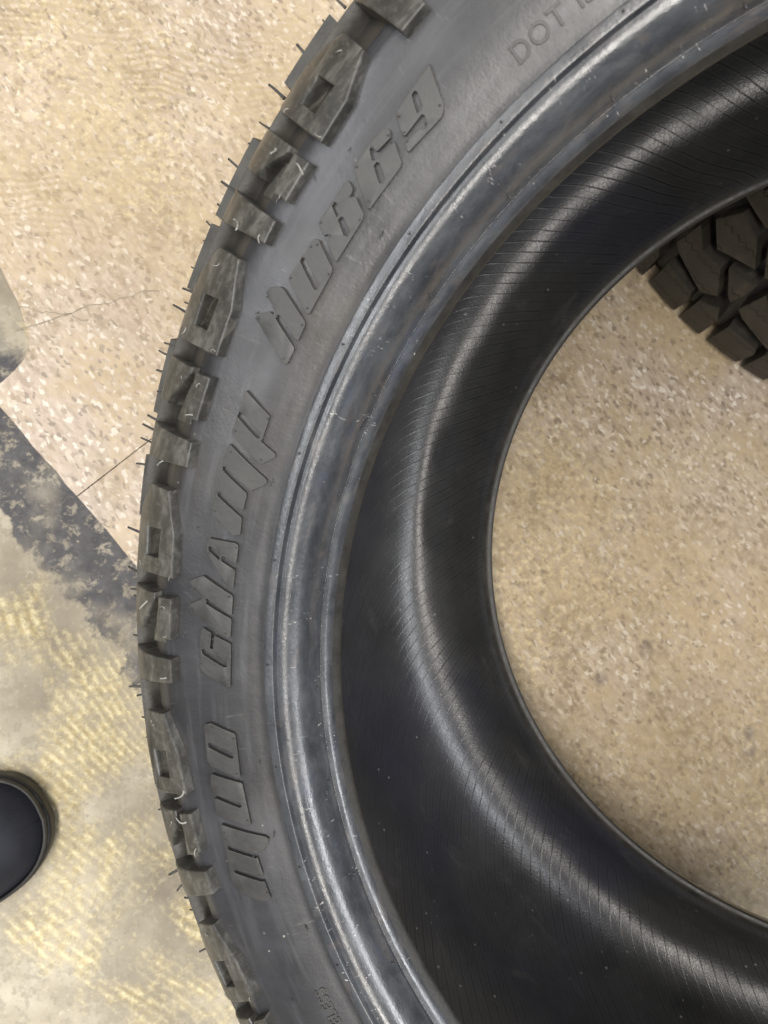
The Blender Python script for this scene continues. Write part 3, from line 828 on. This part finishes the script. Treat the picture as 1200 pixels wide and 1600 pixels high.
# ------------------------------------------------------------------ the tire underneath, lying flat
T2 = Vector((0.616, 0.500, 0.0))
T2H = 228.0
t2 = empty('tire', Matrix.Translation(T2))
tag(t2, 'black tire lying flat with blocky siped tread, under the leaning tire', 'tire', 'tires')
def mir(p): return [(r, T2H - z) for r, z in p][::-1]
S2 = [(226, 40), (229, 24), (238, 13), (256, 4), (285, 0.0), (312, 2.5), (334, 9), (343, 17)]
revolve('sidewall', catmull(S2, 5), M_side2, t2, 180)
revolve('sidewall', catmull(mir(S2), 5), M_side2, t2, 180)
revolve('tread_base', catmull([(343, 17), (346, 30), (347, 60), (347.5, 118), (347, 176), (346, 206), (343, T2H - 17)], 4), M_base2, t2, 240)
revolve('inner_liner', catmull([(226, T2H - 40), (238, T2H - 26), (270, T2H - 14), (305, T2H - 16), (328, T2H - 32), (337, T2H - 60), (338, 118), (337, 60), (328, 32), (305, 16), (270, 14), (238, 26), (226, 40)], 4), M_liner, t2, 180)
def mirz(p): return [(a, T2H - z) for a, z in p]
SA = [(1.9, 10), (1.4, 51), (6.7, 49), (7.5, 40), (7.7, 9)]
SB = [(8.7, 8), (8.1, 49), (10.7, 61), (12.3, 46), (12.9, 8)]
P2 = [('shoulder_block', SA), ('shoulder_block', SB),
      ('tread_block', [(-0.2, 76), (0.0, 112), (2.9, 95), (6.2, 96), (9.2, 70), (7.4, 57), (1.1, 70)]),
      ('tread_block', [(6.5, 103), (10.7, 109), (11.0, 92), (10.8, 74), (9.5, 80)]),
      ('tread_block', [(0.6, 126), (2.0, 152), (5.6, 146), (8.8, 122), (5.6, 113), (3.8, 106)]),
      ('tread_block', [(10.1, 122), (6.9, 148), (9.0, 158), (11.6, 150), (11.5, 126)]),
      ('tread_block', [(0.4, 162), (5.2, 157), (6.0, 174), (1.2, 179)]), ('tread_block', [(6.6, 160), (11.4, 164), (11.6, 178), (7.2, 177)]),
      ('shoulder_block', mirz(SA)), ('shoulder_block', mirz(SB))]
def tight(p, k=0.55):
    q = inset([(R(a) * 360, z) for a, z in p], k)
    return [(math.degrees(x / 360), z) for x, z in q]
B2 = [(nm, tread_mesh(nm, tight([(a * 12 / 12.2, z) for a, z in p]), 340, 361, 112, 118, 4.0, 0.9, 9.0)) for nm, p in P2]
for i in range(30):
    for nm, me in B2:
        o = link(nm, me, M_block2, t2)
        o.rotation_euler = (0, 0, R(219.2 + i * 12))

# ------------------------------------------------------------------ the shoe at the edge of the floor
def shoe():
    fx, fy = 0.95, 0.312                      # toe direction on the floor
    tip = Vector((-0.150, -0.179, 0))
    M_ = Matrix(((fx, -fy, 0, tip.x), (fy, fx, 0, tip.y), (0, 0, 1, 0), (0, 0, 0, 1)))
    root = empty('shoe', M_)
    tag(root, 'black fabric shoe with a dark rubber rim, its toe on the bare concrete', 'shoe')
    # half widths along the length (x back from the tip, metres): toe is -x
    st = [(0.0, 0.0, 0.0), (-0.003, 0.017, 0.014), (-0.010, 0.030, 0.026), (-0.022, 0.040, 0.037), (-0.040, 0.046, 0.045), (-0.065, 0.049, 0.050), (-0.10, 0.047, 0.049),
          (-0.15, 0.040, 0.037), (-0.20, 0.036, 0.033), (-0.245, 0.034, 0.033), (-0.27, 0.029, 0.029), (-0.285, 0.018, 0.018), (-0.290, 0.0, 0.0)]
    st = catmull(st, 5)
    st[:, 1:] = np.maximum(st[:, 1:], 0)
    def ring(inset, z):
        up = [Vector((x - (inset if x > -0.145 else -inset) * math.exp(-min(abs(x), abs(x + 0.29)) / 0.012), max(l - inset, 0), z)) for x, l, r in st]
        dn = [Vector((x - (inset if x > -0.145 else -inset) * math.exp(-min(abs(x), abs(x + 0.29)) / 0.012), -max(r - inset, 0), z)) for x, l, r in st[1:-1][::-1]]
        return up + dn
    def loft(name, levels, mat, cap=False):
        vs, fs = [], []
        n = len(levels[0])
        for lv in levels: vs += lv
        for i in range(len(levels) - 1):
            for j in range(n):
                fs.append((i*n+j, i*n+(j+1) % n, (i+1)*n+(j+1) % n, (i+1)*n+j))
        me = mesh_from(name, vs, fs)
        bm = bmesh.new(); bm.from_mesh(me)
        bmesh.ops.remove_doubles(bm, verts=bm.verts, dist=1e-5)
        if cap:
            bm.edges.ensure_lookup_table()
            be = [e for e in bm.edges if e.is_boundary]
            bmesh.ops.holes_fill(bm, edges=be)
        bmesh.ops.recalc_face_normals(bm, faces=bm.faces)
        bm.to_mesh(me); bm.free()
        me.polygons.foreach_set('use_smooth', [True] * len(me.polygons))
        smooth_by_angle(me, 45)
        return link(name, me, mat, root)
    M_sole = mat_plain('shoe_rubber', (0.011, 0.011, 0.012), (0.024, 0.023, 0.023), 60, 0.42, 0.6)
    n = N('shoe_fabric'); o = n.coord()
    wv = n.math('ADD', n.wave(n.mapping(o, rot=(0, 0, 0.6)), 380), n.wave(n.mapping(o, rot=(0, 0, 0.6)), 380, direction='Y'))
    cb = n.ramp(n.noise(o, 35, 4), [(0.3, (0.012, 0.013, 0.018)), (0.7, (0.021, 0.022, 0.030))])
    M_fab = n.done(cb, 0.8, n.bump(wv, 0.35, 0.0006), 0.3)
    loft('sole', [ring(0.0015, 0.0), ring(0.0, 0.002), ring(0.0, 0.0115), ring(0.0006, 0.0132), ring(0.0016, 0.0140), ring(0.0032, 0.0138), ring(0.0040, 0.0125)], M_sole, True)
    # upper: dome that rises to the instep and is open behind it
    def height(x):
        return float(np.interp(-x, [0, 0.03, 0.06, 0.10, 0.14, 0.20, 0.26, 0.29], [0.030, 0.036, 0.041, 0.050, 0.064, 0.068, 0.072, 0.074]))
    lev = []
    for t in np.linspace(1, 0, 16):
        lv = []
        for v in ring(0.0030, 0.0):
            stop = float(np.interp(-v.x, [0.10, 0.14], [0.0, 0.55]))
            rho = max(t, stop)
            cx = max(-0.255, min(v.x, -0.045))
            lv.append(Vector((cx + (v.x - cx) * rho, v.y * rho, 0.0128 + height(v.x) * (1 - rho ** 3.2))))
        lev.append(lv)
    loft('upper', lev, M_fab)
    vs = ring(0.0060, 0.0135)
    me = mesh_from('insole', vs, [tuple(range(len(vs)))])
    link('insole', me, M_fab, root)
    # toe bumper: a thin rubber lip stitched over the front of the upper
    bl = []
    for ins, z in ((0.0022, 0.0136), (0.0018, 0.0190), (0.0022, 0.0212), (0.0034, 0.0216), (0.0042, 0.0196)):
        bl.append([v for v in ring(ins, z)])
    loft('rand', bl, M_sole)
    return root
shoe()
